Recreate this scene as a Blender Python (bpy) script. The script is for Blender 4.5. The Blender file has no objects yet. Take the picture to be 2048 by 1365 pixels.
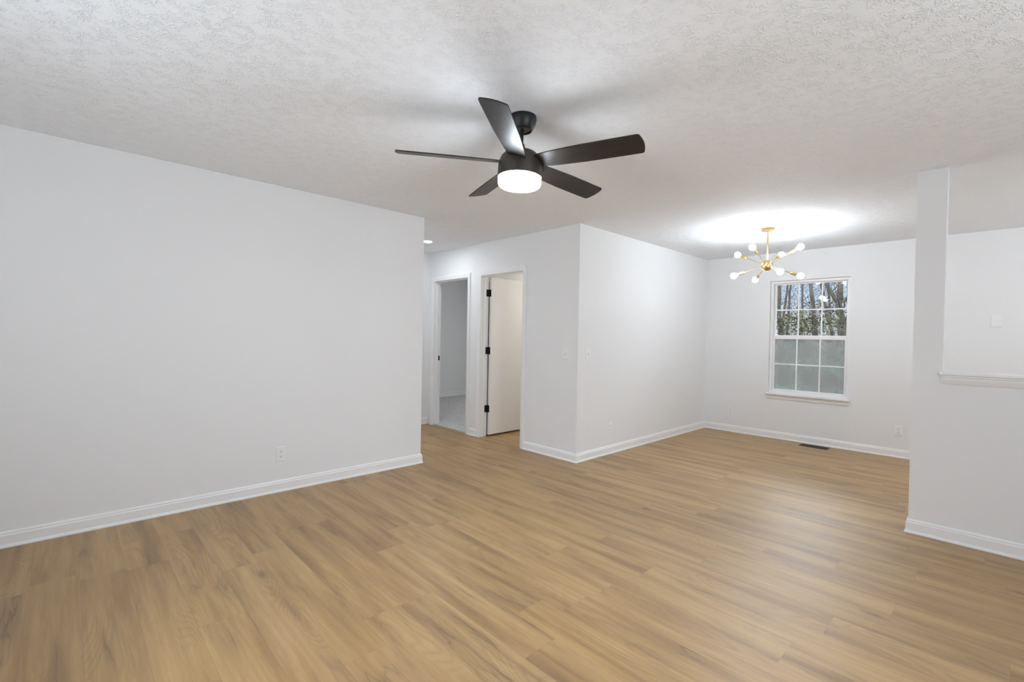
import bpy, bmesh, math, random
from mathutils import Vector, Matrix

S = bpy.context.scene
C = S.collection
PI = math.pi

# ------------------------------------------------------------------ camera
F_PX, YAW, PITCH, ROLL, CAM_H = 933.59, 0.8084, -0.0109, 0.0188, 1.2837
fw = Vector((math.cos(YAW) * math.cos(PITCH), math.sin(YAW) * math.cos(PITCH), math.sin(PITCH)))
rt = Vector((math.sin(YAW), -math.cos(YAW), 0))
up = rt.cross(fw)
r2 = rt * math.cos(ROLL) + up * math.sin(ROLL)
u2 = -rt * math.sin(ROLL) + up * math.cos(ROLL)
cam = bpy.data.objects.new('camera', bpy.data.cameras.new('camera'))
C.objects.link(cam)
M = Matrix((r2, u2, -fw)).transposed().to_4x4()
M.translation = Vector((0, 0, CAM_H))
cam.matrix_world = M
cam.data.sensor_width = 36
cam.data.lens = F_PX / 2048 * 36
cam.data.clip_start = 0.02
S.camera = cam

# ------------------------------------------------------------------ view, world
S.view_settings.view_transform = 'Standard'
S.view_settings.look = 'None'
S.view_settings.gamma = 1
S.view_settings.use_curve_mapping = False
S.view_settings.exposure = 0.06
S.cycles.max_bounces = 14
S.cycles.diffuse_bounces = 8
S.cycles.transparent_max_bounces = 16
S.cycles.sample_clamp_indirect = 6
S.cycles.caustics_reflective = False
S.cycles.caustics_refractive = False

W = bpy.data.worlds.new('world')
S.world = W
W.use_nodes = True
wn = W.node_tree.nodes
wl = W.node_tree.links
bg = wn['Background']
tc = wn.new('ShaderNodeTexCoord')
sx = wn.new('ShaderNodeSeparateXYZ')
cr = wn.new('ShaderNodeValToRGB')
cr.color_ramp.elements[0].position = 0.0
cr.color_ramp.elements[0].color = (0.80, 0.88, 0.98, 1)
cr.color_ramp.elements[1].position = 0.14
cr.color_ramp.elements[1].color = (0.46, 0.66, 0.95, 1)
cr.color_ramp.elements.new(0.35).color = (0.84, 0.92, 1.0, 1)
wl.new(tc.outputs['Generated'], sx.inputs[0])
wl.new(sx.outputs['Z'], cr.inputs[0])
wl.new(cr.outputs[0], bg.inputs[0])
mr = wn.new('ShaderNodeMapRange')        # pale near the horizon, boosted above the visible part to light the floor
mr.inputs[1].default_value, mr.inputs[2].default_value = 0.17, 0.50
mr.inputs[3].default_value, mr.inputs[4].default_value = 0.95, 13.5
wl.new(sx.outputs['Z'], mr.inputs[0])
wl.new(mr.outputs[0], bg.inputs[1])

# ------------------------------------------------------------------ light levels
L_FAN = 92.0        # fan diffuser
L_BULB = 112.0       # chandelier globes
L_CAN = 140.0        # hall downlight


def area(name, loc, rot, sx_, sy_, watts, col=(1, 1, 1), spread=PI):
    d = bpy.data.lights.new(name, 'AREA')
    d.shape = 'RECTANGLE'
    d.size, d.size_y = sx_, sy_
    d.energy = watts
    d.color = col
    d.spread = spread
    o = bpy.data.objects.new(name, d)
    o.location = loc
    o.rotation_euler = rot
    C.objects.link(o)
    return o


# daylight through the living room windows behind the viewpoint, and lamps and added fills of the rooms around
DAY = (0.885, 0.985, 1.10)
area('daylight_right', (1.20, -2.17, 1.35), (PI / 2 + 0.72, 0, 0), 1.5, 1.3, 58, DAY)
area('daylight_rear', (-0.97, 1.68, 1.35), (PI / 2 + 0.5, 0, -PI / 2), 1.7, 1.3, 23, DAY)
area('bathroom_lamp_light', (5.0, 3.75, 2.36), (0, 0, 0), 0.4, 0.4, 13, (1.0, 0.94, 0.84))
area('bedroom_fill_light', (6.70, 5.7, 1.5), (PI / 2 - 0.45, 0, PI / 2), 1.0, 1.0, 20.0, (1.0, 0.985, 0.96))  # added fill to brighten the bedroom; the wall here has no window
kl = bpy.data.lights.new('kitchen_lamp_light', 'POINT')
kl.energy, kl.shadow_soft_size, kl.color = 32, 0.14, (0.93, 0.99, 1.05)
ko = bpy.data.objects.new('kitchen_lamp_light', kl)
ko.location = (5.5, -1.4, 2.15)
C.objects.link(ko)
hl = bpy.data.lights.new('hall_fill_light', 'POINT')  # added unseen fill that lifts the hall ceiling and floor
hl.energy, hl.shadow_soft_size, hl.color = 14, 0.1, (0.93, 0.99, 1.05)
ho = bpy.data.objects.new('hall_fill_light', hl)
ho.location = (1.7, 4.9, 1.9)
C.objects.link(ho)
po = area('dining_window_portal', (6.74, 1.69, 1.33), (PI / 2, 0, PI / 2), 0.9, 1.5, 1)
po.data.cycles.is_portal = True

# ------------------------------------------------------------------ dimensions
H = 2.44
XR, YR = -1.0, -2.2               # wall behind the camera, wall on its right
YL, XLE = 3.971, 2.563            # left wall plane and its free end
TW = 0.115
XC = 3.767                        # wall with the two doors
YD = 2.971                        # dining side wall
XB = 6.756                        # window wall
XH, YH1, YH0 = 4.153, 0.411, 0.260  # half wall plane, end, inner side of its post
YHB = 5.676                       # end of the hall
YBED = 7.87


# ------------------------------------------------------------------ mesh helpers
def finish(name, bm, mat, parent=None, smooth=None, loc=None):
    me = bpy.data.meshes.new(name)
    bmesh.ops.recalc_face_normals(bm, faces=bm.faces)
    bm.to_mesh(me)
    bm.free()
    if mat is not None:
        for m in (mat if isinstance(mat, (list, tuple)) else [mat]):
            me.materials.append(m)
    if smooth is not None:
        for p in me.polygons:
            p.use_smooth = True
        me.set_sharp_from_angle(angle=math.radians(smooth))
    o = bpy.data.objects.new(name, me)
    C.objects.link(o)
    if parent is not None:
        o.parent = parent
    if loc is not None:
        o.location = loc
    return o


def box(bm, a, b, bev=0.0, seg=2, mi=0):
    lo = [min(a[i], b[i]) for i in range(3)]
    hi = [max(a[i], b[i]) for i in range(3)]
    vs = [bm.verts.new((x, y, z)) for x in (lo[0], hi[0]) for y in (lo[1], hi[1]) for z in (lo[2], hi[2])]
    fs = [bm.faces.new([vs[i] for i in f]) for f in
          ((0, 1, 3, 2), (4, 6, 7, 5), (0, 4, 5, 1), (2, 3, 7, 6), (0, 2, 6, 4), (1, 5, 7, 3))]
    for f in fs:
        f.material_index = mi
    if bev:
        es = list({e for f in fs for e in f.edges})
        bmesh.ops.bevel(bm, geom=es, offset=bev, segments=seg, affect='EDGES', profile=0.5)
    return fs


def frame_of(d):
    d = Vector(d).normalized()
    a = Vector((0, 0, 1)) if abs(d.z) < 0.95 else Vector((1, 0, 0))
    x = d.cross(a).normalized()
    return x, d.cross(x).normalized()


def tube(bm, pts, rad, n=10, cap=True):
    pts = [Vector(p) for p in pts]
    if not isinstance(rad, (list, tuple)):
        rad = [rad] * len(pts)
    rings = []
    x, y = frame_of(pts[1] - pts[0])
    for i, p in enumerate(pts):
        d = (pts[min(i + 1, len(pts) - 1)] - pts[max(i - 1, 0)]).normalized()
        x = (x - d * x.dot(d)).normalized()
        y = d.cross(x)
        rings.append([bm.verts.new(p + (x * math.cos(t) + y * math.sin(t)) * rad[i])
                      for t in (2 * PI * k / n for k in range(n))])
    for a, b in zip(rings, rings[1:]):
        for k in range(n):
            bm.faces.new((a[k], a[(k + 1) % n], b[(k + 1) % n], b[k]))
    if cap:
        bm.faces.new(rings[0])
        bm.faces.new(rings[-1])


def lathe(bm, prof, origin=(0, 0, 0), axis=(0, 0, 1), n=48, mi=0):
    """prof: list of (radius, height along axis); radius 0 closes to a point"""
    ax = Vector(axis).normalized()
    x, y = frame_of(ax)
    o = Vector(origin)
    rings = []
    for r, h in prof:
        if r <= 1e-6:
            rings.append([bm.verts.new(o + ax * h)])
        else:
            rings.append([bm.verts.new(o + ax * h + (x * math.cos(t) + y * math.sin(t)) * r)
                          for t in (2 * PI * k / n for k in range(n))])
    for a, b in zip(rings, rings[1:]):
        for k in range(n):
            k2 = (k + 1) % n
            if len(a) == 1 and len(b) == 1:
                continue
            if len(a) == 1:
                f = bm.faces.new((a[0], b[k2], b[k]))
            elif len(b) == 1:
                f = bm.faces.new((a[k], a[k2], b[0]))
            else:
                f = bm.faces.new((a[k], a[k2], b[k2], b[k]))
            f.material_index = mi
    for end in (rings[0], rings[-1]):
        if len(end) > 1:
            bm.faces.new(end).material_index = mi


def sweep(bm, path, prof, fn):
    """mitred moulding: path in a plane, prof = (offset to the left of travel, height), fn maps to 3D"""
    n = len(path)
    P = [Vector(p) for p in path]
    offs = []
    for i in range(n):
        def nrm(a, b):
            d = (b - a).normalized()
            return Vector((-d.y, d.x))
        if i == 0:
            m = nrm(P[0], P[1])
        elif i == n - 1:
            m = nrm(P[-2], P[-1])
        else:
            a, b = nrm(P[i - 1], P[i]), nrm(P[i], P[i + 1])
            m = (a + b) / (1 + a.dot(b))
        offs.append(m)
    rings = []
    for p, m in zip(P, offs):
        rings.append([bm.verts.new(fn(p.x + m.x * o, p.y + m.y * o, h)) for o, h in prof])
    k = len(prof)
    for a, b in zip(rings, rings[1:]):
        for j in range(k):
            bm.faces.new((a[j], a[(j + 1) % k], b[(j + 1) % k], b[j]))
    bm.faces.new(rings[0])
    bm.faces.new(rings[-1])


def prism(bm, poly, fn, h0, h1, mi=0):
    a = [bm.verts.new(fn(x, y, h0)) for x, y in poly]
    b = [bm.verts.new(fn(x, y, h1)) for x, y in poly]
    bm.faces.new(a).material_index = mi
    bm.faces.new(b).material_index = mi
    n = len(poly)
    for i in range(n):
        bm.faces.new((a[i], a[(i + 1) % n], b[(i + 1) % n], b[i])).material_index = mi


def NB():
    return bmesh.new()


def tag(o, label, cat, group=None, kind=None):
    if label:
        o['label'] = label
    if cat:
        o['category'] = cat
    if group:
        o['group'] = group
    if kind:
        o['kind'] = kind
    return o


def thing(name, label, cat, loc=(0, 0, 0), rotz=0.0, group=None):
    o = bpy.data.objects.new(name, None)
    o.empty_display_size = 0.1
    o.location = loc
    o.rotation_euler = (0, 0, rotz)
    C.objects.link(o)
    return tag(o, label, cat, group)


def struct(name, bm, mat, label=None, cat=None, smooth=None):
    o = finish(name, bm, mat, None, smooth)
    return tag(o, label, cat, None, 'structure')


def srgb(r, g, b):
    f = lambda c: (c / 255 / 12.92) if c / 255 <= 0.04045 else ((c / 255 + 0.055) / 1.055) ** 2.4
    return (f(r), f(g), f(b), 1)


# ------------------------------------------------------------------ materials
class MT:
    """small wrapper to build node materials"""
    def __init__(self, name):
        self.m = bpy.data.materials.new(name)
        self.m.use_nodes = True
        self.t = self.m.node_tree
        self.b = self.t.nodes['Principled BSDF']
        self.out = self.t.nodes['Material Output']

    def n(self, typ, **kw):
        nd = self.t.nodes.new(typ)
        for k, v in kw.items():
            setattr(nd, k, v)
        return nd

    def l(self, a, b):
        self.t.links.new(a, b)

    def math(self, op, a, b=None, c=None, clamp=False):
        nd = self.n('ShaderNodeMath', operation=op, use_clamp=clamp)
        for i, v in enumerate((a, b, c)):
            if v is None:
                continue
            if isinstance(v, (int, float)):
                nd.inputs[i].default_value = v
            else:
                self.l(v, nd.inputs[i])
        return nd.outputs[0]

    def noise(self, vec, scale, detail=3, rough=0.55, dist=0.0):
        nd = self.n('ShaderNodeTexNoise')
        nd.inputs['Scale'].default_value = scale
        nd.inputs['Detail'].default_value = detail
        nd.inputs['Roughness'].default_value = rough
        nd.inputs['Distortion'].default_value = dist
        if vec is not None:
            self.l(vec, nd.inputs['Vector'])
        return nd.outputs['Fac']

    def mapping(self, vec, scale=(1, 1, 1), loc=(0, 0, 0)):
        nd = self.n('ShaderNodeMapping')
        nd.inputs['Scale'].default_value = scale
        nd.inputs['Location'].default_value = loc
        self.l(vec, nd.inputs['Vector'])
        return nd.outputs[0]

    def ramp(self, fac, stops):
        nd = self.n('ShaderNodeValToRGB')
        e = nd.color_ramp.elements
        while len(e) < len(stops):
            e.new(0.5)
        for el, (p, c) in zip(e, stops):
            el.position = p
            el.color = c if len(c) == 4 else (*c, 1)
        self.l(fac, nd.inputs[0])
        return nd.outputs[0]

    def mix(self, fac, a, b, blend='MIX'):
        nd = self.n('ShaderNodeMix', data_type='RGBA', blend_type=blend)
        for sock, v in ((nd.inputs[0], fac), (nd.inputs[6], a), (nd.inputs[7], b)):
            if isinstance(v, (int, float)):
                sock.default_value = v
            elif isinstance(v, tuple):
                sock.default_value = v if len(v) == 4 else (*v, 1)
            else:
                self.l(v, sock)
        return nd.outputs[2]

    def bump(self, h, strength, dist):
        nd = self.n('ShaderNodeBump')
        nd.inputs['Strength'].default_value = strength
        nd.inputs['Distance'].default_value = dist
        self.l(h, nd.inputs['Height'])
        self.l(nd.outputs[0], self.b.inputs['Normal'])

    def set(self, **kw):
        for k, v in kw.items():
            self.b.inputs[k.replace('_', ' ')].default_value = v
        return self


def obj_co(t):
    return t.n('ShaderNodeTexCoord').outputs['Object']


def plain(name, col, rough=0.5, metal=0.0, spec=0.5, bump=None, vary=0.0):
    t = MT(name)
    t.set(Roughness=rough, Metallic=metal)
    t.b.inputs['Specular IOR Level'].default_value = spec
    co = obj_co(t)
    if vary:
        f = t.noise(co, 3.0, 3)
        c = t.mix(f, tuple(x * (1 - vary) for x in col[:3]), tuple(min(1, x * (1 + vary)) for x in col[:3]))
        t.l(c, t.b.inputs['Base Color'])
    else:
        t.b.inputs['Base Color'].default_value = (*col[:3], 1)
    if bump:
        t.bump(t.noise(co, bump[0], 3), bump[1], bump[2])
    return t.m


def emis(name, col, strength):
    t = MT(name)
    t.b.inputs['Base Color'].default_value = (0.9, 0.9, 0.9, 1)
    t.b.inputs['Emission Color'].default_value = (*col, 1)
    t.b.inputs['Emission Strength'].default_value = strength
    return t.m


m_wall = plain('wall_paint', (0.795, 0.80, 0.805), 0.62, 0, 0.25, (160, 0.06, 0.001), 0.006)
m_trim = plain('trim_paint', (0.84, 0.84, 0.84), 0.35, 0, 0.4, None, 0.004)
m_door = plain('door_paint', (0.82, 0.81, 0.795), 0.4, 0, 0.4, (90, 0.03, 0.001), 0.004)
m_plate = plain('white_plastic', (0.83, 0.83, 0.83), 0.3, 0, 0.5)
m_slot = plain('dark_slot', (0.03, 0.03, 0.03), 0.5)
m_black = plain('black_metal', (0.010, 0.010, 0.009), 0.42, 0.0, 0.35)
m_brass = plain('brushed_brass', (0.66, 0.50, 0.25), 0.34, 1.0, 0.5, None, 0.05)
m_bronze = plain('fan_bronze', (0.055, 0.047, 0.040), 0.42, 0.35, 0.5)
m_register = plain('register_bronze', (0.020, 0.017, 0.012), 0.45, 0.4)
m_screw = plain('screw_steel', (0.55, 0.55, 0.55), 0.3, 0.8)
m_vinyl = plain('vinyl_white', (0.86, 0.86, 0.865), 0.3, 0, 0.5)
m_siding = plain('siding', (0.6, 0.6, 0.58), 0.7)
m_diff = emis('fan_diffuser', (0.895, 0.985, 1.085), L_FAN)
m_bulb = emis('frosted_bulb', (0.92, 0.985, 1.06), L_BULB)
m_can = emis('downlight_lens', (0.93, 0.99, 1.05), L_CAN)


def mat_ceiling():
    t = MT('stippled_ceiling')
    t.b.inputs['Base Color'].default_value = (0.895, 0.922, 0.955, 1)
    t.set(Roughness=0.75)
    t.b.inputs['Specular IOR Level'].default_value = 0.2
    co = obj_co(t)
    # brushed plaster strokes: ridges of a warped noise, broken up by a second one
    w = t.noise(co, 34, 2, 0.5, 1.6)
    ridge = t.math('SUBTRACT', 1.0, t.math('MULTIPLY', t.math('ABSOLUTE', t.math('SUBTRACT', w, 0.5)), 9.0), clamp=True)
    ridge = t.math('POWER', ridge, 1.5)
    br = t.ramp(t.noise(co, 16, 2), [(0.40, (0, 0, 0)), (0.58, (1, 1, 1))])
    h = t.math('MULTIPLY', ridge, br)
    h2 = t.math('MULTIPLY', t.noise(co, 95, 3, 0.6, 0.4), 0.55)
    t.bump(t.math('ADD', h, h2), 0.55, 0.006)
    return t.m


def mat_floor():
    t = MT('oak_plank')
    uv = t.n('ShaderNodeUVMap', uv_map='grain').outputs[0]
    ed = t.n('ShaderNodeUVMap', uv_map='edge').outputs[0]
    rn = t.n('ShaderNodeVertexColor', layer_name='rnd').outputs[0]
    rs = t.n('ShaderNodeSeparateColor')
    t.l(rn, rs.inputs[0])
    r, g, b = rs.outputs[0], rs.outputs[1], rs.outputs[2]
    # broad smoky streaks along the plank
    s1 = t.noise(t.mapping(uv, (10.0, 0.75, 1)), 1.0, 5, 0.60, 0.25)
    base = t.ramp(s1, [(0.30, FLOOR_D), (0.43, FLOOR_M), (0.53, FLOOR_B), (0.72, FLOOR_L)])
    # fine long grain
    s2 = t.noise(t.mapping(uv, (60, 2.2, 1)), 1.0, 4, 0.65, 0.2)
    base = t.mix(t.math('MULTIPLY', t.ramp(s2, [(0.38, (1, 1, 1)), (0.60, (0, 0, 0))]), 0.24), base, FLOOR_D)
    s3 = t.noise(t.mapping(uv, (420, 9, 1)), 1.0, 2, 0.6)
    base = t.mix(t.math('MULTIPLY', t.ramp(s3, [(0.36, (1, 1, 1)), (0.58, (0, 0, 0))]), 0.13), base, FLOOR_D)
    # cathedral rings: contour lines of a slow noise, only in places
    f = t.noise(t.mapping(uv, (5.2, 0.9, 1)), 1.0, 1, 0.4, 0.5)
    ring = t.math('PINGPONG', t.math('MULTIPLY', f, 26.0), 0.5)
    ring = t.ramp(ring, [(0.0, (1, 1, 1)), (0.30, (0, 0, 0))])
    mk = t.ramp(t.noise(t.mapping(uv, (4.0, 0.9, 1), (5.3, 2.1, 0)), 1.0, 1), [(0.50, (0, 0, 0)), (0.62, (1, 1, 1))])
    base = t.mix(t.math('MULTIPLY', t.math('MULTIPLY', ring, mk), 0.30), base, FLOOR_K)
    # dark mineral streaks and hairline checks
    c1 = t.noise(t.mapping(uv, (7.0, 0.62, 1), (3.7, 9.2, 0)), 1.0, 4, 0.55, 0.25)
    cr_ = t.math('ABSOLUTE', t.math('SUBTRACT', c1, 0.5))
    mk2 = t.ramp(t.noise(t.mapping(uv, (6.0, 1.0, 1), (1.9, 4.4, 0)), 1.0, 2), [(0.51, (0, 0, 0)), (0.66, (1, 1, 1))])
    wide = t.math('MULTIPLY', t.ramp(cr_, [(0.0, (1, 1, 1)), (0.10, (0, 0, 0))]), mk2)
    base = t.mix(t.math('MULTIPLY', wide, 0.55), base, FLOOR_K)
    thin = t.math('MULTIPLY', t.ramp(cr_, [(0.0, (1, 1, 1)), (0.010, (0, 0, 0))]), mk2)
    base = t.mix(t.math('MULTIPLY', thin, 0.5), base, FLOOR_X)
    # small knots
    vo = t.n('ShaderNodeTexVoronoi')
    vo.inputs['Scale'].default_value = 1.0
    wob = t.n('ShaderNodeVectorMath', operation='ADD')
    t.l(t.mapping(uv, (4.0, 1.5, 1)), wob.inputs[0])
    wv = t.n('ShaderNodeCombineXYZ')
    t.l(t.math('MULTIPLY', t.noise(uv, 22, 2), 0.10), wv.inputs[0])
    t.l(wv.outputs[0], wob.inputs[1])
    t.l(wob.outputs[0], vo.inputs['Vector'])
    kn = t.math('MULTIPLY', t.ramp(vo.outputs['Distance'], [(0.02, (1, 1, 1)), (0.11, (0, 0, 0))]), t.math('GREATER_THAN', t.noise(t.mapping(uv, (1.1, 0.4, 1), (8, 3, 0)), 1.0, 1), 0.5))
    base = t.mix(t.math('MULTIPLY', kn, 0.55), base, FLOOR_X)
    # plank to plank tone
    tone = t.math('ADD', 0.945, t.math('MULTIPLY', r, 0.085))
    tn = t.n('ShaderNodeCombineColor')
    t.l(tone, tn.inputs[0])
    t.l(t.math('SUBTRACT', tone, t.math('MULTIPLY', g, 0.025)), tn.inputs[1])
    t.l(t.math('SUBTRACT', tone, t.math('MULTIPLY', b, 0.07)), tn.inputs[2])
    base = t.mix(1.0, base, tn.outputs[0], 'MULTIPLY')
    # micro bevel between planks
    es = t.n('ShaderNodeSeparateXYZ')
    t.l(ed, es.inputs[0])
    e = t.math('MINIMUM', es.outputs[0], es.outputs[1])
    gap = t.ramp(t.math('MULTIPLY', e, 100.0), [(0.03, (1, 1, 1)), (0.13, (0, 0, 0))])
    base = t.mix(t.math('MULTIPLY', gap, 0.25), base, FLOOR_X)
    t.l(base, t.b.inputs['Base Color'])
    t.l(t.math('ADD', 0.36, t.math('MULTIPLY', s2, 0.12)), t.b.inputs['Roughness'])
    t.b.inputs['Specular IOR Level'].default_value = 0.95
    hh = t.math('SUBTRACT', t.math('MULTIPLY', s3, 0.25), gap)
    t.bump(hh, 0.18, 0.001)
    return t.m


FLOOR_B = (0.420, 0.263, 0.104, 1)
FLOOR_L = (0.500, 0.324, 0.142, 1)
FLOOR_M = (0.350, 0.207, 0.078, 1)
FLOOR_D = (0.230, 0.128, 0.045, 1)
FLOOR_K = (0.180, 0.102, 0.042, 1)
FLOOR_X = (0.060, 0.034, 0.014, 1)


def mat_carpet():
    t = MT('grey_carpet')
    co = obj_co(t)
    f = t.noise(co, 38, 4, 0.75)
    g_ = t.noise(co, 7, 2)
    c = t.mix(f, (0.22, 0.22, 0.22), (1.0, 0.995, 0.99))
    c = t.mix(t.math('MULTIPLY', g_, 0.25), c, (0.5, 0.5, 0.5))
    t.l(c, t.b.inputs['Base Color'])
    t.set(Roughness=0.95)
    t.b.inputs['Specular IOR Level'].default_value = 0.1
    t.bump(f, 0.9, 0.01)
    return t.m


def mat_blade():
    t = MT('dark_wood_blade')
    co = t.n('ShaderNodeUVMap', uv_map='blade').outputs[0]
    f = t.noise(t.mapping(co, (5, 150, 1)), 1.0, 4, 0.6, 0.3)
    c = t.ramp(f, [(0.3, (0.009, 0.007, 0.006)), (0.55, (0.020, 0.016, 0.013)), (0.8, (0.036, 0.029, 0.024))])
    t.l(c, t.b.inputs['Base Color'])
    t.set(Roughness=0.42)
    t.b.inputs['Specular IOR Level'].default_value = 0.38
    t.bump(f, 0.10, 0.001)
    return t.m


def mat_glass(name):
    t = MT(name)
    tr = t.n('ShaderNodeBsdfTransparent')
    gl = t.n('ShaderNodeBsdfGlossy')
    gl.inputs['Roughness'].default_value = 0.02
    fr = t.n('ShaderNodeFresnel')
    fr.inputs['IOR'].default_value = 1.5
    mx = t.n('ShaderNodeMixShader')
    t.l(fr.outputs[0], mx.inputs[0])
    t.l(tr.outputs[0], mx.inputs[1])
    t.l(gl.outputs[0], mx.inputs[2])
    t.l(mx.outputs[0], t.out.inputs['Surface'])
    return t.m


def mat_fog():
    """fogged lower sash: a whitish film between the two panes, thin at the rim and in a few runs"""
    t = MT('fogged_glass')
    co = t.n('ShaderNodeTexCoord').outputs['Generated']
    sp = t.n('ShaderNodeSeparateXYZ')
    t.l(co, sp.inputs[0])
    y, z = sp.outputs[1], sp.outputs[2]
    # three by two cells, thin film near each cell's bars
    cy = t.math('PINGPONG', t.math('MULTIPLY', y, 3.0), 0.5)
    cy = t.math('PINGPONG', t.math('MULTIPLY', y, 3.0), 0.5)
    cz = t.math('PINGPONG', t.math('MULTIPLY', z, 2.0), 0.5)
    rim = t.math('MULTIPLY', t.math('SMOOTH_MIN', cy, cz, 0.15), 2.6)
    n1 = t.noise(t.mapping(co, (1, 3.0, 2.4), (0, 0.3, 0.7)), 1.0, 4, 0.55, 0.6)
    n2 = t.noise(t.mapping(co, (1, 9, 5)), 1.0, 3, 0.6, 0.5)
    d = t.math('ADD', t.math('MULTIPLY', n1, 1.5), t.math('MULTIPLY', rim, 0.32))
    d = t.math('ADD', d, t.math('MULTIPLY', n2, 0.25))
    fac = t.ramp(d, [(0.66, (0.40, 0.40, 0.40)), (1.0, (0.78, 0.78, 0.78)), (1.32, (0.97, 0.97, 0.97))])
    film = t.n('ShaderNodeBsdfDiffuse')
    film.inputs[0].default_value = (0.43, 0.465, 0.46, 1)
    tr = t.n('ShaderNodeBsdfTransparent')
    tr.inputs[0].default_value = (0.8, 0.86, 0.84, 1)
    trl = t.n('ShaderNodeBsdfTranslucent')
    trl.inputs[0].default_value = (0.37, 0.40, 0.395, 1)
    m0 = t.n('ShaderNodeMixShader')
    m0.inputs[0].default_value = 0.25
    t.l(film.outputs[0], m0.inputs[1])
    t.l(trl.outputs[0], m0.inputs[2])
    m1 = t.n('ShaderNodeMixShader')
    t.l(fac, m1.inputs[0])
    t.l(tr.outputs[0], m1.inputs[1])
    t.l(m0.outputs[0], m1.inputs[2])
    gl = t.n('ShaderNodeBsdfGlossy')
    gl.inputs['Roughness'].default_value = 0.08
    fr = t.n('ShaderNodeFresnel')
    m2 = t.n('ShaderNodeMixShader')
    t.l(fr.outputs[0], m2.inputs[0])
    t.l(m1.outputs[0], m2.inputs[1])
    t.l(gl.outputs[0], m2.inputs[2])
    t.l(m2.outputs[0], t.out.inputs['Surface'])
    return t.m


def mat_bark():
    t = MT('bark')
    co = obj_co(t)
    f = t.noise(t.mapping(co, (14, 14, 2.5)), 1.0, 5, 0.65, 0.4)
    c = t.ramp(f, [(0.3, (0.016, 0.014, 0.012)), (0.55, (0.050, 0.045, 0.039)), (0.8, (0.105, 0.097, 0.086))])
    t.l(c, t.b.inputs['Base Color'])
    t.set(Roughness=0.95)
    t.b.inputs['Specular IOR Level'].default_value = 0.05
    t.bump(f, 0.8, 0.03)
    return t.m


def mat_leaf(name, a, b):
    t = MT(name)
    f = t.noise(obj_co(t), 4.0, 2)
    t.l(t.mix(f, a, b), t.b.inputs['Base Color'])
    t.set(Roughness=0.9)
    t.b.inputs['Specular IOR Level'].default_value = 0.05
    return t.m


m_ceil = mat_ceiling()
m_floor = mat_floor()
m_carpet = mat_carpet()
m_blade = mat_blade()
m_glass = mat_glass('clear_glass')
m_fog = mat_fog()
m_bark = mat_bark()
m_leaf = mat_leaf('vine_leaf', (0.016, 0.020, 0.008), (0.075, 0.072, 0.032))
m_brush = mat_leaf('brush_twig', (0.03, 0.026, 0.022), (0.08, 0.07, 0.058))
m_lawn = mat_leaf('lawn', (0.05, 0.07, 0.025), (0.12, 0.13, 0.06))

# ------------------------------------------------------------------ floor
PW, PLN = 0.1815, 1.22


def build_floor():
    rng = random.Random(11)
    bm = NB()
    g = bm.loops.layers.uv.new('grain')
    e = bm.loops.layers.uv.new('edge')
    col = bm.loops.layers.color.new('rnd')
    fixed = {-1: 3.17, 0: 2.36, 1: 2.83, 3: 3.16, 4: 1.93, 7: 1.39, 9: 0.588}
    x_off = 0.42
    k0 = math.floor((XR - x_off) / PW)
    k1 = math.ceil((XB - x_off) / PW)
    for k in range(k0, k1 + 1):
        xa, xb = max(XR - 0.02, x_off + k * PW), min(XB + 0.02, x_off + (k + 1) * PW)
        if xb <= xa:
            continue
        j = fixed.get(k, rng.uniform(0, PLN))
        y = j - math.ceil((j - YR + 0.05) / PLN) * PLN
        while y < YHB + 0.03:
            ya, yb = max(y, YR - 0.02), min(y + PLN, YHB + 0.03)
            if yb > ya:
                uo, vo = rng.uniform(0, 60), rng.uniform(0, 60)
                rc = (rng.random(), rng.random(), rng.random(), 1)
                vs = [bm.verts.new(p) for p in ((xa, ya, 0), (xb, ya, 0), (xb, yb, 0), (xa, yb, 0))]
                xm, ym = (xa + xb) / 2, (ya + yb) / 2
                vc = bm.verts.new((xm, ym, 0))
                for q in range(4):
                    f = bm.faces.new((vs[q], vs[(q + 1) % 4], vc))
                    for lp in f.loops:
                        co = lp.vert.co
                        lp[g].uv = (co.x - xa + uo, co.y - y + vo)
                        # distance to the nearest side: zero on the rim, grows to the middle
                        mid = lp.vert is vc
                        if q % 2 == 0:
                            lp[e].uv = (9, (yb - ya) / 2 if mid else 0)
                        else:
                            lp[e].uv = ((xb - xa) / 2 if mid else 0, 9)
                        lp[col] = rc
            y += PLN
    me = bpy.data.meshes.new('floor')
    bm.to_mesh(me)
    bm.free()
    me.materials.append(m_floor)
    o = bpy.data.objects.new('floor', me)
    C.objects.link(o)
    tag(o, 'light oak plank floor running through living room, dining area and hall', 'floor', None, 'structure')


build_floor()
bm = NB()
box(bm, (XR - 0.1, YR - 0.1, -0.12), (7.0, 8.1, -0.012))
struct('floor_base', bm, m_siding, 'slab under the floor', 'floor')
bm = NB()
box(bm, (XC + 0.02, 4.705, -0.012), (XB, YBED + 0.01, 0.012))
struct('floor_bedroom', bm, m_carpet, 'grey carpet in the dim bedroom beyond the open doorway', 'carpet')
bm = NB()
box(bm, (XR - 0.1, YR - 0.1, H), (7.0, 8.1, H + 0.12))
struct('ceiling', bm, m_ceil, 'white ceiling with brushed stipple texture', 'ceiling')

# ------------------------------------------------------------------ walls
bm = NB()
box(bm, (XR, YL, 0), (XLE, YL + TW, H), 0.003)
struct('wall_left', bm, m_wall, 'large blank white wall on the left ending at the hall', 'wall')

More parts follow.
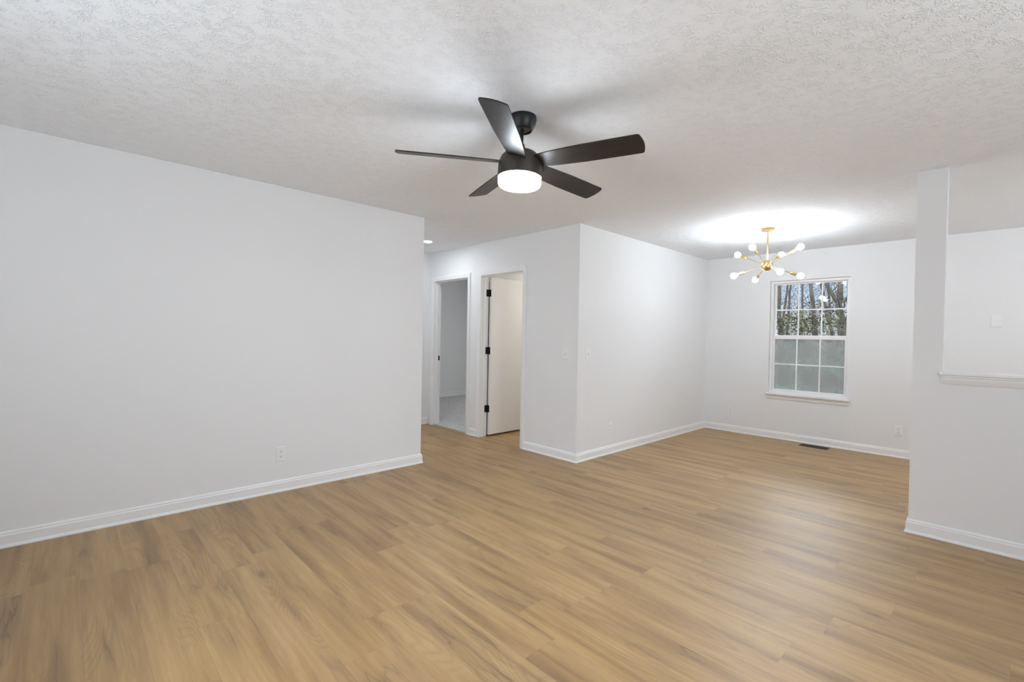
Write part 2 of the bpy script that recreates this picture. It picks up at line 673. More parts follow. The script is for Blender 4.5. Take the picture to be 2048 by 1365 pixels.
bm = NB()
X1 = XC + TW
D1 = (4.79, 5.55)      # bedroom doorway
D2 = (3.78, 4.512)     # bathroom doorway
DZ = 2.03
J = 0.018
for a, b in ((YD, D2[0] - J), (D2[1] + J, D1[0] - J), (D1[1] + J, YBED)):
    box(bm, (XC, a, 0), (X1, b, H))
for d in (D1, D2):
    box(bm, (XC, d[0] - J, DZ + J), (X1, d[1] + J, H))
struct('wall_hall', bm, m_wall, 'grey-lit white hall wall with two doorways', 'wall')

bm = NB()
box(bm, (X1, YD, 0), (XB, YD + TW, H))
struct('wall_dining', bm, m_wall, 'white side wall of the dining area left of the window wall', 'wall')

WY0, WY1, WZ0, WZ1 = 1.250, 2.128, 0.598, 2.070
bm = NB()
XO = XB + 0.14
for a, b in (((YR, 0), (WY0, H)), ((WY1, 0), (8.0, H)), ((WY0, 0), (WY1, WZ0)), ((WY0, WZ1), (WY1, H))):
    box(bm, (XB, a[0], a[1]), (XO, b[0], b[1]))
struct('wall_back', bm, m_wall, 'white dining wall with the gridded window', 'wall')

bm = NB()
CAPZ = 1.080
prism(bm, [(YR, 0), (YH1, 0), (YH1, H), (YH0, H), (YH0, CAPZ), (YR, CAPZ)], lambda y, z, x: (x, y, z), XH, XH + TW)
struct('wall_half', bm, m_wall, 'white half wall with full height post at its end on the right', 'wall')

wz0, wz1 = 0.65, 2.05
RW = (0.75, 2.60)       # window in the wall behind the viewpoint
SW = (0.40, 2.00)      # window in the wall on its right
bm = NB()
for a, b in (((YR - 0.12, 0), (RW[0], H)), ((RW[1], 0), (8.0, H)), ((RW[0], 0), (RW[1], wz0)), ((RW[0], wz1), (RW[1], H))):
    box(bm, (XR - 0.12, a[0], a[1]), (XR, b[0], b[1]))
struct('wall_rear', bm, m_wall, 'white wall with a window behind the viewpoint', 'wall')
bm = NB()
for a, b in (((XR, 0), (SW[0], H)), ((SW[1], 0), (XO, H)), ((SW[0], 0), (SW[1], wz0)), ((SW[0], wz1), (SW[1], H))):
    box(bm, (a[0], YR - 0.12, a[1]), (b[0], YR, b[1]))
struct('wall_right', bm, m_wall, 'white wall with a window on the right of the viewpoint', 'wall')
for nm, (a, b), fn, lab in (('window_2', RW, lambda u, d, z: (XR - d, u, z), 'white window in the wall behind the viewpoint'),
                            ('window_3', SW, lambda u, d, z: (u, YR - d, z), 'white window in the wall right of the viewpoint')):
    bm = NB()
    for q in ((a, a + .05), ((a + b) / 2 - .02, (a + b) / 2 + .02), (b - .05, b)):
        box(bm, fn(q[0], .10, wz0), fn(q[1], .05, wz1))
    for q in ((wz0, wz0 + .05), (1.33, 1.37), (wz1 - .05, wz1)):
        box(bm, fn(a + .001, .099, q[0]), fn(b - .001, .051, q[1]))
    w = struct(nm, bm, m_vinyl, lab, 'window')
    bm = NB()
    box(bm, fn(a + .02, .078, wz0 + .02), fn(b - .02, .072, wz1 - .02))
    finish('pane', bm, m_glass, w)
bm = NB()
box(bm, (0.4, YHB, 0), (XC, YHB + TW, H))
struct('wall_hall_end', bm, m_wall, 'short white wall at the end of the hall', 'wall')
bm = NB()
box(bm, (0.3, YL + TW, 0), (0.4, YHB + TW, H))
struct('wall_hall_side', bm, m_wall, 'white wall closing the hall behind the left wall', 'wall')
bm = NB()
box(bm, (X1, 4.59, 0), (XB, 4.705, H))
struct('wall_bathroom', bm, m_wall, 'white wall between bathroom and bedroom', 'wall')
bm = NB()
box(bm, (XC, YBED, 0), (XB, YBED + 0.1, H))
m_bedwall = m_wall
struct('wall_bedroom', bm, m_bedwall, 'dim grey far wall of the bedroom beyond the doorway', 'wall')

# ------------------------------------------------------------------ baseboards
BB = [(0, 0), (.019, 0), (.019, .006), (.015, .016), (.0125, .019), (.0125, .070), (.0085, .077), (.0095, .083), (.004, .093), (0, .093)]
flat = lambda x, y, h: (x, y, h)
for name, path, lab in (
        ('baseboard_left', [(XLE, YL + TW), (XLE, YL), (XR, YL)], 'white baseboard along the large left wall'),
        ('baseboard_dining', [(XB, YR), (XB, YD), (XC, YD), (XC, 3.724)], 'white baseboard around the dining area and the wall corner'),
        ('baseboard_hall', [(XC, 4.571), (XC, 4.728)], 'short white baseboard between the two doorways'),
        ('baseboard_hall_end', [(XC - .018, YHB), (0.4, YHB)], 'white baseboard at the end of the hall'),
        ('baseboard_half', [(XH, YR), (XH, YH1), (XH + TW, YH1), (XH + TW, YR)], 'white baseboard around the half wall'),
        ('baseboard_bedroom', [(XB, YBED), (X1, YBED)], 'white baseboard on the dim bedroom wall')):
    bm = NB()
    sweep(bm, path, BB, flat)
    o = struct(name, bm, m_trim, lab, 'baseboard')
    if name == 'baseboard_bedroom':
        o.location.z = 0.012

# ------------------------------------------------------------------ half wall cap
bm = NB()
box(bm, (XH - 0.024, YR, CAPZ), (XH + TW + 0.024, YH0 - 0.0005, CAPZ + 0.022), 0.006, 3)
box(bm, (XH - 0.024, YH0 - 0.004, CAPZ), (XH - 0.0005, YH0 + 0.018, CAPZ + 0.022), 0.006, 3)
AP = [(0, 0), (.006, 0), (.010, .006), (.010, .014), (.013, .018), (.013, .042), (.018, .047), (.018, .0548), (0, .0548)]
yz = [(x, h) for x, h in AP]
prism(bm, [(XH - d, CAPZ - 0.055 + h) for d, h in AP], lambda x, z, y: (x, y, z), YR, YH0 + 0.006)
struct('trim_3', bm, m_trim, 'white moulded ledge capping the half wall', 'trim', smooth=40)

# ------------------------------------------------------------------ door frames
CS = [(.004, 0), (.004, .009), (.008, .011), (.030, .012), (.040, .016), (.055, .017), (.058, .014), (.058, 0)]


def door_frame(name, d, lab, stop_x):
    root = bpy.data.objects.new(name, None)
    C.objects.link(root)
    tag(root, lab, 'door frame', None, 'structure')
    bm = NB()
    sweep(bm, [(d[0], 0), (d[0], DZ), (d[1], DZ), (d[1], 0)], CS, lambda y, z, h: (XC - h, y, z))
    finish('casing', bm, m_trim, root, 40)
    bm = NB()
    for sgn, y in ((-1, d[0]), (1, d[1])):
        box(bm, (XC - .001, y, 0), (X1 + .001, y + sgn * J, DZ + J))
    box(bm, (XC - .001, d[0], DZ), (X1 + .001, d[1], DZ + J))
    finish('jamb', bm, m_trim, root)
    bm = NB()
    s = 0.011
    box(bm, (stop_x, d[0], 0), (stop_x + .034, d[0] + s, DZ), 0.002)
    box(bm, (stop_x, d[1] - s, 0), (stop_x + .034, d[1], DZ), 0.002)
    box(bm, (stop_x, d[0] + s, DZ - s), (stop_x + .034, d[1] - s, DZ), 0.002)
    finish('door_stop', bm, m_trim, root)
    return root


fr1 = door_frame('trim_1', D1, 'white moulded frame of the open bedroom doorway', 3.806)
bm = NB()
box(bm, (3.842, D1[1] - .002, 0.915), (3.872, D1[1], 0.980), 0.0008)
finish('strike_plate', bm, m_black, fr1)['label'] = 'black strike plate'
fr2 = door_frame('trim_2', D2, 'white moulded frame of the bathroom doorway', 3.800)

# bathroom door, swung inward
DX0, DX1, DY0, DY1 = 3.893, 4.610, 4.468, 4.503
bm = NB()
box(bm, (DX0, DY0, 0.022), (DX1, DY1, 2.020), 0.002)
door = struct('door_1', bm, m_door, 'plain white door standing open into the bathroom on black hinges', 'door')
for zc in (1.822, 1.090, 0.350):
    bm = NB()
    zz = (zc - .0445, zc + .0445)
    box(bm, (3.846, D2[1] - .0022, zz[0]), (3.884, D2[1], zz[1]), 0.0008)
    box(bm, (DX0 - .0022, DY0 + .004, zz[0]), (DX0, DY1 + .002, zz[1]), 0.0008)
    tube(bm, [(3.888, 4.506, zz[0] - .003), (3.888, 4.506, zz[1] + .003)], .0055, 12)
    finish('hinge', bm, m_black, door, 40)['label'] = 'black butt hinge'

# ------------------------------------------------------------------ dining window
win = bpy.data.objects.new('window_1', None)
C.objects.link(win)
tag(win, 'white double hung window with grids and a fogged lower sash', 'window', None, 'structure')
bm = NB()
fx0, fx1 = XB + 0.050, XB + 0.135
fwid = 0.030
box(bm, (fx0, WY0, WZ0 + .0), (fx1, WY0 + fwid, WZ1))
box(bm, (fx0, WY1 - fwid, WZ0), (fx1, WY1, WZ1))
box(bm, (fx0, WY0 + fwid, WZ1 - fwid), (fx1, WY1 - fwid, WZ1))
box(bm, (fx0, WY0 + fwid, WZ0), (fx1, WY1 - fwid, WZ0 + fwid))
# outer lip of the frame and the drop channel lines
box(bm, (fx0 - .008, WY0 + .0005, WZ0), (fx0, WY0 + .014, WZ1 - .0005), .002)
box(bm, (fx0 - .008, WY1 - .014, WZ0), (fx0, WY1 - .0005, WZ1 - .0005), .002)
box(bm, (fx0 - .008, WY0 + .014, WZ1 - .014), (fx0, WY1 - .014, WZ1 - .0005), .002)
finish('window_frame', bm, m_vinyl, win)

gy0, gy1 = 1.288, 2.078


def sash(x0, x1, za, zb, st, rb, rtp, glass, lab):
    a, b = WY0 + fwid + .002, WY1 - fwid - .002
    bm = NB()
    box(bm, (x0, a, za), (x1, a + st, zb), .003)
    box(bm, (x0, b - st, za), (x1, b, zb), .003)
    box(bm, (x0 + .0003, a + st - .002, za), (x1 - .0003, b - st + .002, za + rb), .003)
    box(bm, (x0 + .0003, a + st - .002, zb - rtp), (x1 - .0003, b - st + .002, zb), .003)
    s = finish('sash', bm, m_vinyl, win)
    s['label'] = lab
    xm = (x0 + x1) / 2
    bm = NB()
    box(bm, (xm - .003, a + st, za + rb), (xm + .003, b - st, zb - rtp))
    finish('pane', bm, glass, s)
    bm = NB()
    w = .0085
    ya, yb, zl, zh = a + st, b - st, za + rb, zb - rtp
    for i in (1, 2):
        y = ya + (yb - ya) * i / 3
        box(bm, (xm - .009, y - w, zl), (xm - .0032, y + w, zh), .002)
    z = (zl + zh) / 2
    box(bm, (xm - .0088, ya, z - w), (xm - .0034, yb, z + w), .002)
    finish('muntin', bm, m_vinyl, s)


sash(XB + .096, XB + .124, 1.315, WZ1 - fwid, .018, .045, .016, m_glass, 'upper sash with clear glass')
sash(XB + .058, XB + .088, WZ0 + fwid, 1.358, .022, .022, .050, m_fog, 'lower sash with fogged glass')
bm = NB()
box(bm, (XB - .045, WY0 - .022, WZ0 - .022), (XB, WY1 + .022, WZ0), .006, 3)
box(bm, (XB - .001, WY0 + .001, WZ0 - .0215), (fx0, WY1 - .001, WZ0 + .0005))
finish('window_sill', bm, m_trim, win)
bm = NB()
AP2 = [(0, 0), (.006, 0), (.010, .006), (.012, .014), (.012, .044), (.017, .050), (.017, .0575), (0, .0575)]
prism(bm, [(XB - d, WZ0 - .080 + h) for d, h in AP2], lambda x, z, y: (x, y, z), WY0 - .012, WY1 + .012)
finish('apron', bm, m_trim, win)

# ------------------------------------------------------------------ ceiling fan
FT = Vector((1.7366, 1.7701, H))
fn_ = Vector((0.02984, -0.00961, 1)).normalized()
fe1 = Vector((0, 1, 0)).cross(fn_).normalized()
fe2 = fn_.cross(fe1)
fan = thing('ceiling_fan', 'dark bronze five blade ceiling fan with a lit drum light', 'ceiling fan', FT)


def fz(z):
    return (z - H)      # distance along the (slightly tilted) hanging axis


bm = NB()
lathe(bm, [(0.0, -.0), (.0735, -.0), (.0745, -.004), (.0745, -.018), (.070, -.036), (.060, -.058), (.0535, -.070), (.050, -.073), (.047, -.071), (.047, -.064), (0, -.064)])
can = finish('canopy', bm, m_black, fan, 35)
bm = NB()
lathe(bm, [(0.016, -.0645), (.042, -.0645), (.042, -.067), (.016, -.067)], n=32)
for a in (0.6, 2.7, 4.8):
    lathe(bm, [(0, -.067), (.003, -.067), (.003, -.0685), (0, -.0685)], (math.cos(a) * .031, math.sin(a) * .031, 0), n=10)
finish('canopy_cover', bm, m_bronze, can, 35)
bm = NB()
tube(bm, [(0, 0, -.062), fn_ * fz(2.262)], .0095, 16)
finish('downrod', bm, m_black, fan, 40)
bm = NB()
lathe(bm, [(0, fz(2.302)), (.011, fz(2.302)), (.0165, fz(2.297)), (.020, fz(2.284)), (.024, fz(2.272)), (.026, fz(2.262)),
           (.055, fz(2.258)), (.083, fz(2.246)), (.102, fz(2.228)), (.112, fz(2.205)), (.1165, fz(2.180)), (.1175, fz(2.125)), (.116, fz(2.118)), (0, fz(2.118))], (0, 0, 0), fn_, 64)
finish('motor_housing', bm, m_bronze, fan, 30)
bm = NB()
lathe(bm, [(0, fz(2.1178)), (.1125, fz(2.1178)), (.1135, fz(2.112)), (.1130, fz(2.090)), (.110, fz(2.079)), (.103, fz(2.0735)), (.08, fz(2.071)), (0, fz(2.070))], (0, 0, 0), fn_, 64)
finish('light_diffuser', bm, m_diff, fan, 60)['label'] = 'glowing white drum diffuser'
BZ, BR, BW, BP, BPH = 2.1967, 0.648, 0.0645, -0.2734, 8.7848
for k in range(5):
    a = BPH - 2 * PI / 5 * k
    d = fe1 * math.cos(a) + fe2 * math.sin(a)
    s = -fe1 * math.sin(a) + fe2 * math.cos(a)
    s2 = s * math.cos(BP) + fn_ * math.sin(BP)
    nn = d.cross(s2)
    c = fn_ * (BZ - H)
    # outline in (along, across)
    pts = [(.085, -.046), (.20, -.0565), (.35, -.0635), (.50, -BW)]
    R_ = .016
    for q in range(7):
        t_ = -PI / 2 + (PI / 2 - 0.12) * q / 6
        pts.append((BR - R_ - .008 + R_ * math.cos(t_), -(BW - R_) + R_ * math.sin(t_)))
    for q in range(1, 8):
        v = -1 + 2 * q / 8
        pts.append((BR - .008 * v * v, v * (BW - .016)))
    for q in range(7):
        t_ = 0.12 + (PI / 2 - 0.12) * q / 6
        pts.append((BR - R_ - .008 + R_ * math.cos(t_), (BW - R_) + R_ * math.sin(t_)))
    pts += [(.50, BW), (.35, .0635), (.20, .0565), (.085, .046)]
    bm = NB()
    prism(bm, pts, lambda u, v, h: c + d * u + s2 * v + nn * h, -.003, .003)
    uvl = bm.loops.layers.uv.new('blade')
    for f in bm.faces:
        for lp in f.loops:
            q = lp.vert.co - c
            lp[uvl].uv = (q.dot(d) + k * 3, q.dot(s2))
    finish('blade', bm, m_blade, fan)

# ------------------------------------------------------------------ chandelier
CH = Vector((5.2245, 1.6817, H))
chd = thing('chandelier', 'brass sputnik chandelier with eight lit globe bulbs', 'chandelier', CH)
bm = NB()
lathe(bm, [(0, 0), (.062, 0), (.066, -.003), (.066, -.012), (.062, -.014), (.062, -.022), (.058, -.025), (0, -.025)])
finish('canopy', bm, m_brass, chd, 35)
hz = 2.060 - H
bm = NB()
tube(bm, [(0, 0, -.02), (0, 0, hz + .04)], .0068, 16)
lathe(bm, [(.011, -.025), (.011, -.034), (.007, -.038)], n=20)
finish('stem', bm, m_brass, chd, 40)
bm = NB()
lathe(bm, [(0, -.056)] + [(.056 * math.sin(t), -.056 * math.cos(t)) for t in (PI * i / 18 for i in range(1, 18))] + [(0, .056)], (0, 0, hz))
lathe(bm, [(0, hz + .066), (.011, hz + .066), (.013, hz + .052), (.013, hz + .05)], n=20)
lathe(bm, [(.008, hz - .053), (.008, hz - .062), (.004, hz - .068), (0, hz - .069)], n=16)
finish('hub', bm, m_brass, chd, 40)
for k in range(8):
    az = 6.1613 + PI + k * PI / 4
    if k % 2 == 0:
        el, Lb = 0.4443, 0.3461
    else:
        el, Lb = -0.3211, 0.3414
    d = Vector((math.cos(az) * math.cos(el), math.sin(az) * math.cos(el), math.sin(el)))
    o = Vector((0, 0, hz))
    bm = NB()
    tube(bm, [o + d * .03, o + d * (Lb - .098)], .0042, 10)
    tube(bm, [o + d * .050, o + d * .060], .0065, 10)
    arm = finish('arm', bm, m_brass, chd, 40)
    bm = NB()
    lathe(bm, [(0, Lb - .108), (.008, Lb - .108), (.0135, Lb - .100), (.0145, Lb - .096), (.0145, Lb - .040), (.0125, Lb - .040), (.0125, Lb - .046), (0, Lb - .046)], o, d, 24)
    finish('socket', bm, m_brass, arm, 35)
    bm = NB()
    rb = .031
    pr = [(0, Lb - .046), (.011, Lb - .0455), (.0115, Lb - .034)]
    for i in range(4, 19):
        t_ = PI * i / 18
        pr.append((rb * math.sin(t_) if i < 18 else 0, Lb - rb * math.cos(t_)))
    lathe(bm, pr, o, d, 24)
    finish('bulb', bm, m_bulb, arm, 60)['label'] = 'glowing round bulb'

# ------------------------------------------------------------------ hall downlight
dl = thing('recessed_light', 'small round lit downlight in the hall ceiling', 'ceiling light', (3.235, 4.952, H))
bm = NB()
lathe(bm, [(.062, 0), (.078, 0), (.078, -.003), (.074, -.005), (.062, -.005)], n=40)
for f in list(bm.faces):
    if len(f.verts) > 4:
        bm.faces.remove(f)
finish('trim_ring', bm, m_plate, dl, 35)
bm = NB()
lathe(bm, [(0, 0), (.062, 0), (.060, -.0045), (0, -.0055)], n=40)
finish('lens', bm, m_can, dl, 60)


# ------------------------------------------------------------------ wall plates
def rrect(w, h, r, n=5):
    out = []
    for cx, cy, a0 in ((w / 2 - r, h / 2 - r, 0), (-w / 2 + r, h / 2 - r, PI / 2), (-w / 2 + r, -h / 2 + r, PI), (w / 2 - r, -h / 2 + r, 1.5 * PI)):
        out += [(cx + r * math.cos(a0 + PI / 2 * i / n), cy + r * math.sin(a0 + PI / 2 * i / n)) for i in range(n + 1)]
    return out


wf = lambda x, z, h: (x, -h, z)     # local wall frame: x right, z up, -y out of the wall


def plate_mesh(w=.070, h=.115):
    bm = NB()
    a = rrect(w, h, .004)
    b = rrect(w - .006, h - .006, .003)
    lo = [bm.verts.new(wf(x, z, 0)) for x, z in a]
    mi = [bm.verts.new(wf(x, z, .003)) for x, z in a]
    hi = [bm.verts.new(wf(x, z, .006)) for x, z in b]
    n = len(a)
    for p, q in ((lo, mi), (mi, hi)):
        for i in range(n):
            bm.faces.new((p[i], p[(i + 1) % n], q[(i + 1) % n], q[i]))
    bm.faces.new(hi)
    bm.faces.new(lo)
    return bm


def screw(parent, z):
    bm = NB()
    lathe(bm, [(0, .0055), (.0032, .0055), (.0030, .0070), (0, .0074)], (0, 0, z), (0, -1, 0), 14)
    finish('screw', bm, m_plate, parent, 40)


def outlet(loc, rotz, label):
    t = thing('wall_outlet', label, 'outlet', loc, rotz, 'white duplex outlets')
    finish('cover_plate', plate_mesh(), m_plate, t)
    for zc in (.0195, -.0195):
        bm = NB()
        pts = []
        for i in range(28):
            an = 2 * PI * i / 28
            pts.append((.0172 * math.cos(an), zc + max(-.0138, min(.0138, .0172 * math.sin(an)))))
        prism(bm, pts, wf, .004, .0078)
        r = finish('receptacle', bm, m_plate, t)
        bm = NB()
        box(bm, (-.0078, -.0082, zc - .001), (-.0050, -.0070, zc + .0075))
        box(bm, (.0050, -.0082, zc), (.0078, -.0070, zc + .0070))
        lathe(bm, [(0, .0070), (.0029, .0070), (.0029, .0082), (0, .0082)], (0, 0, zc - .0070), (0, -1, 0), 14)
        finish('slot', bm, m_slot, r)['label'] = 'dark outlet slots'
    screw(t, 0)


def toggle(loc, rotz, label):
    t = thing('light_switch', label, 'light switch', loc, rotz, 'white toggle switches')
    finish('cover_plate', plate_mesh(), m_plate, t)
    bm = NB()
    box(bm, (-.0055, -.0066, -.0125), (.0055, -.0050, .0125))
    fr = finish('switch_frame', bm, m_screw, t)
    bm = NB()
    prism(bm, [(-.004, .005), (-.017, .0105), (-.0175, .0045), (-.005, -.007)], lambda y, z, x: (x, y, z), -.0042, .0042)
    finish('toggle_lever', bm, m_plate, t)
    screw(t, .030)
    screw(t, -.030)


NX = -PI / 2     # wall facing -X
outlet((1.250, YL, .302), 0, 'white outlet low on the large left wall')
outlet((4.367, YD, .287), 0, 'white outlet on the dining side wall right of the corner')
outlet((XB, 2.601, .299), NX, 'white outlet on the window wall left of the window')
outlet((XB, 0.772, .299), NX, 'white outlet on the window wall near the half wall post')
toggle((XC, 3.132, 1.105), NX, 'white light switch on the shaded hall wall beside the bathroom door')
toggle((3.934, YD, 1.109), 0, 'white light switch on the bright dining wall just right of the corner')
t = thing('wall_plate', 'blank white plate high on the wall seen over the half wall', 'wall plate', (XB, .038, 1.525), NX)
finish('cover_plate', plate_mesh(.080, .124), m_plate, t)
bm = NB()
box(bm, (-.033, -.0085, -.052), (.033, -.0055, .052), .0015)
finish('face_panel', bm, m_plate, t)

# ------------------------------------------------------------------ floor register
reg = thing('floor_register', 'dark slotted floor vent below the window', 'floor vent', (6.606, 1.548, 0))
bm = NB()
a, b = .063, .148
box(bm, (-a, -b, 0), (-a + .012, b, .005), .0015)
box(bm, (a - .012, -b, 0), (a, b, .005), .0015)
box(bm, (-a + .012, -b, 0), (a - .012, -b + .014, .005), .0015)
box(bm, (-a + .012, b - .014, 0), (a - .012, b, .005), .0015)
fr = finish('register_frame', bm, m_register, reg)
bm = NB()
box(bm, (-a + .012, -b + .014, 0.0002), (a - .012, b - .014, .0012))
finish('register_well', bm, m_slot, reg)
bm = NB()
for i in range(22):
    y = -b + .014 + (2 * b - .028) * (i + .5) / 22
    box(bm, (-a + .012, y - .0022, .001), (a - .012, y + .0022, .0042))
box(bm, (-.003, -b + .014, .001), (.003, b - .014, .0044))
finish('louver', bm, m_register, reg)

# ------------------------------------------------------------------ outdoors
bm = NB()
bmesh.ops.create_grid(bm, x_segments=30, y_segments=30, size=30, matrix=Matrix.Translation((37.2, 8, -0.5)))
rng = random.Random(5)
for v in bm.verts:
    v.co.z += rng.uniform(-.05, .05)
o = struct('ground', bm, m_lawn, 'lawn and leaf litter behind the house', 'ground')


def grow(bm, rng, p, d, length, r, depth, tips):
    """one limb as a bending tube, with side limbs"""
    n = max(3, int(length / 0.28))
    pts, rad = [p.copy()], [r]
    q, dd = p.copy(), d.copy()
    kids = []
    for i in range(n):
        j = Vector((rng.gauss(0, .16), rng.gauss(0, .16), rng.gauss(0.03, .10)))
        dd = (dd + j).normalized()
        q = q + dd * (length / n)
        pts.append(q.copy())
        rr = r * (1 - 0.72 * (i + 1) / n)
        rad.append(max(rr, .0035))
        if depth > 0 and i >= 0 and rng.random() < 0.8:
            kids.append((q.copy(), dd.copy(), rr, 1 - i / n))
    tube(bm, pts, rad, 6 if r > .03 else 4, cap=True)
    tips.extend(pts[1:])
    for q, dd, rr, fr_ in kids:
        side = Vector((rng.gauss(0, 1), rng.gauss(0, 1), rng.gauss(.35, .5))).normalized()
        nd = (dd * 0.55 + side * 0.8).normalized()
        grow(bm, rng, q, nd, length * rng.uniform(.38, .62), max(rr * rng.uniform(.34, .55), .004), depth - 1, tips)


def leaves(bm, rng, pts, n, spread, size):
    for _ in range(n):
        p = Vector(rng.choice(pts)) + Vector((rng.gauss(0, spread), rng.gauss(0, spread), rng.gauss(0, spread)))
        d = Vector((rng.gauss(0, 1), rng.gauss(0, 1), rng.gauss(0, .6))).normalized()
        x, y = frame_of(d)
        s = size * rng.uniform(.6, 1.3)
        a, b = d * s, x * s * .55
        bm.faces.new([bm.verts.new(p + v) for v in (-a, b - a * .1, a, -b - a * .1)])


def tree(seed, pts, rads, label, n_side=12, depth=2, zlo=1.0, blen=1.6, forks=(), vine=0, vz=(1, 2.3)):
    rng = random.Random(seed)
    base = Vector(pts[0])
    P = [Vector(p) - base for p in pts]
    rads = [r * 0.56 for r in rads]
    forks = [(f, [r * 0.6 for r in q]) for f, q in forks]
    t = thing('bare_tree', label, 'tree', base, 0, 'bare winter trees beyond the window')
    bm = NB()
    # smooth the trunk line
    fine, fr_ = [], []
    for i in range(len(P) - 1):
        for q in range(5):
            u = q / 5
            fine.append(P[i].lerp(P[i + 1], u) + Vector((rng.gauss(0, .012), rng.gauss(0, .012), 0)))
            fr_.append(rads[i] * (1 - u) + rads[i + 1] * u)
    fine.append(P[-1])
    fr_.append(rads[-1])
    tube(bm, fine, fr_, 12)
    tips = []
    for fk in forks:
        f = [Vector(p) - base for p in fk[0]]
        ff, rr = [], []
        for i in range(len(f) - 1):
            for q in range(4):
                u = q / 4
                ff.append(f[i].lerp(f[i + 1], u) + Vector((rng.gauss(0, .015), rng.gauss(0, .015), 0)))
                rr.append(fk[1][i] * (1 - u) + fk[1][i + 1] * u)
        ff.append(f[-1])
        rr.append(fk[1][-1])
        tube(bm, ff, rr, 8)
        for q in range(2, len(ff) - 1, 2):
            side = Vector((rng.gauss(0, 1), rng.gauss(0, 1), rng.uniform(-.1, 1))).normalized()
            grow(bm, rng, ff[q], side, blen * .6 * rng.uniform(.6, 1.1), rr[q] * .3, depth - 1, tips)
    for i in range(n_side):
        u = rng.uniform(0, 1)
        idx = int(u * (len(fine) - 2))
        p = fine[idx]
        if p.z + base.z < zlo:
            continue
        an = rng.uniform(0, 2 * PI)
        d = Vector((math.cos(an), math.sin(an), rng.uniform(.1, .9))).normalized()
        grow(bm, rng, p, d, blen * rng.uniform(.6, 1.2), max(fr_[idx] * rng.uniform(.10, .22), .007), depth, tips)
    finish('trunk', bm, m_bark, t, 60)
    if vine:
        bm = NB()
        vp = [p for p in fine + tips if vz[0] < p.z + base.z < vz[1]]
        if vp:
            leaves(bm, rng, vp, vine, .16, .055)
            finish('vine_leaves', bm, m_leaf, t)['label'] = 'dark green climbing vine leaves'
        else:
            bm.free()


GZ = -0.5
tree(1, [(17, 4.98, GZ), (17, 5.02, 1.4), (17, 5.09, 3.0), (17.2, 5.15, 6.0)], [.15, .125, .105, .05],
     'bare vine covered tree seen through the leftmost upper panes', 13, 2, 1.0, 1.4, (), 620, (.4, 2.2))
tree(2, [(18.5, 5.22, GZ), (18.5, 5.25, 1.6), (18.5, 5.20, 2.6), (18.4, 5.12, 3.6), (18.5, 5.2, 6.2)], [.085, .08, .07, .06, .03],
     'slim leaning bare tree just right of the leftmost trunk', 13, 2, 1.0, 1.4, (), 520, (.6, 2.4))
tree(3, [(17, 3.98, GZ), (17, 4.02, 1.5), (17, 4.20, 3.2), (17, 4.32, 6.0)], [.14, .12, .095, .05],
     'bare tree behind the middle upper panes of the window', 13, 2, 1.0, 1.4, (), 620, (.6, 2.1))
tree(4, [(16, 3.06, GZ), (16, 3.12, 1.4), (16, 3.22, 2.35), (16, 3.20, 3.2), (16, 3.28, 6.0)], [.22, .185, .15, .10, .05],
     'thick forked bare tree in the right upper panes', 12, 2, 1.2, 1.5,
     (([(16, 3.22, 2.30), (16, 3.42, 2.72), (16, 3.60, 3.2), (15.9, 3.8, 4.6)], [.095, .085, .07, .03]),
      ([(16, 3.12, 1.5), (16.1, 2.98, 2.1), (16.2, 3.04, 2.8), (16.2, 3.0, 4.4)], [.10, .085, .07, .03]),
      ([(16, 3.20, 2.0), (15.8, 3.02, 2.4), (15.6, 2.86, 3.0)], [.05, .04, .02])), 380, (.6, 2.0))
tree(5, [(19, 3.80, GZ), (19, 3.90, 1.2), (19, 4.20, 2.4), (19, 4.40, 3.5), (19, 4.6, 6.0)], [.12, .10, .085, .065, .03],
     'leaning bare trunk between the middle and right upper panes', 11, 2, 1.0, 1.4, (), 320, (.4, 2.0))
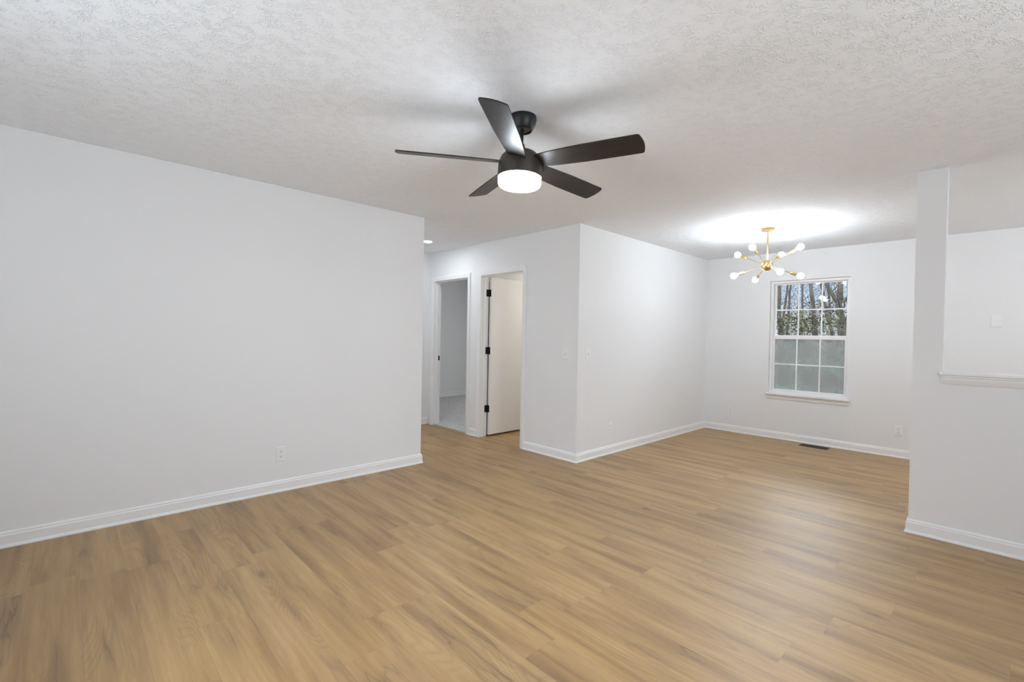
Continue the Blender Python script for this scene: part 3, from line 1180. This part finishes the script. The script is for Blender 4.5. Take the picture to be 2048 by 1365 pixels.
tree(6, [(22, 5.6, GZ), (22, 5.7, 2.0), (22, 5.7, 4.4), (22, 5.6, 7)], [.10, .08, .06, .03],
     'thin bare tree farther back between the left trunks', 7, 2, 1.0, 1.5)
tree(7, [(23, 6.6, GZ), (23, 6.7, 2.0), (23, 6.5, 4.4), (23, 6.7, 7)], [.11, .09, .07, .03],
     'distant bare tree at the far left edge of the view', 7, 2, 1.0, 1.5)
tree(8, [(24, 5.0, GZ), (24, 5.1, 2.0), (24, 5.3, 4.4), (24, 5.2, 7)], [.12, .10, .07, .03],
     'distant bare tree behind the middle panes', 7, 2, 1.0, 1.5)
tree(9, [(23, 4.0, GZ), (23, 4.1, 2.0), (23, 4.0, 4.4), (23, 4.2, 7)], [.09, .08, .06, .03],
     'distant slim bare tree behind the forked tree', 7, 2, 1.0, 1.5)
tree(10, [(18, 4.30, GZ), (18, 4.32, 2.0), (18, 4.45, 3.4), (18, 4.5, 6)], [.07, .06, .05, .02],
     'slender bare sapling left of the middle trunk', 8, 2, .8, 1.3, (), 520, (.8, 2.6))

# undergrowth of bare twigs, and an evergreen thicket behind it
rng = random.Random(77)
bm = NB()
for i in range(100):
    x = rng.uniform(27, 32)
    y = x * rng.uniform(.13, .34)
    p = Vector((x, y, GZ))
    d = Vector((rng.gauss(0, .25), rng.gauss(0, .25), 1)).normalized()
    tips = []
    grow(bm, rng, p, d, rng.uniform(2.4, 4.8), rng.uniform(.008, .018), 1, tips)
o = finish('undergrowth', bm, m_brush)
tag(o, 'tangle of thin bare saplings and twigs between the trees', 'undergrowth', None, 'stuff')
bm = NB()
for i in range(46):
    x = rng.uniform(20, 22)
    y = x * rng.uniform(.14, .34)
    zt = rng.uniform(.4, 1.5)
    cl = [Vector((x + rng.gauss(0, .4), y + rng.gauss(0, .4), rng.uniform(GZ, zt))) for _ in range(14)]
    leaves(bm, rng, cl, 130, .22, .06)
o = finish('evergreen_shrubs', bm, m_leaf)
tag(o, 'dark evergreen brush filling the foot of the woods', 'shrubs', None, 'stuff')
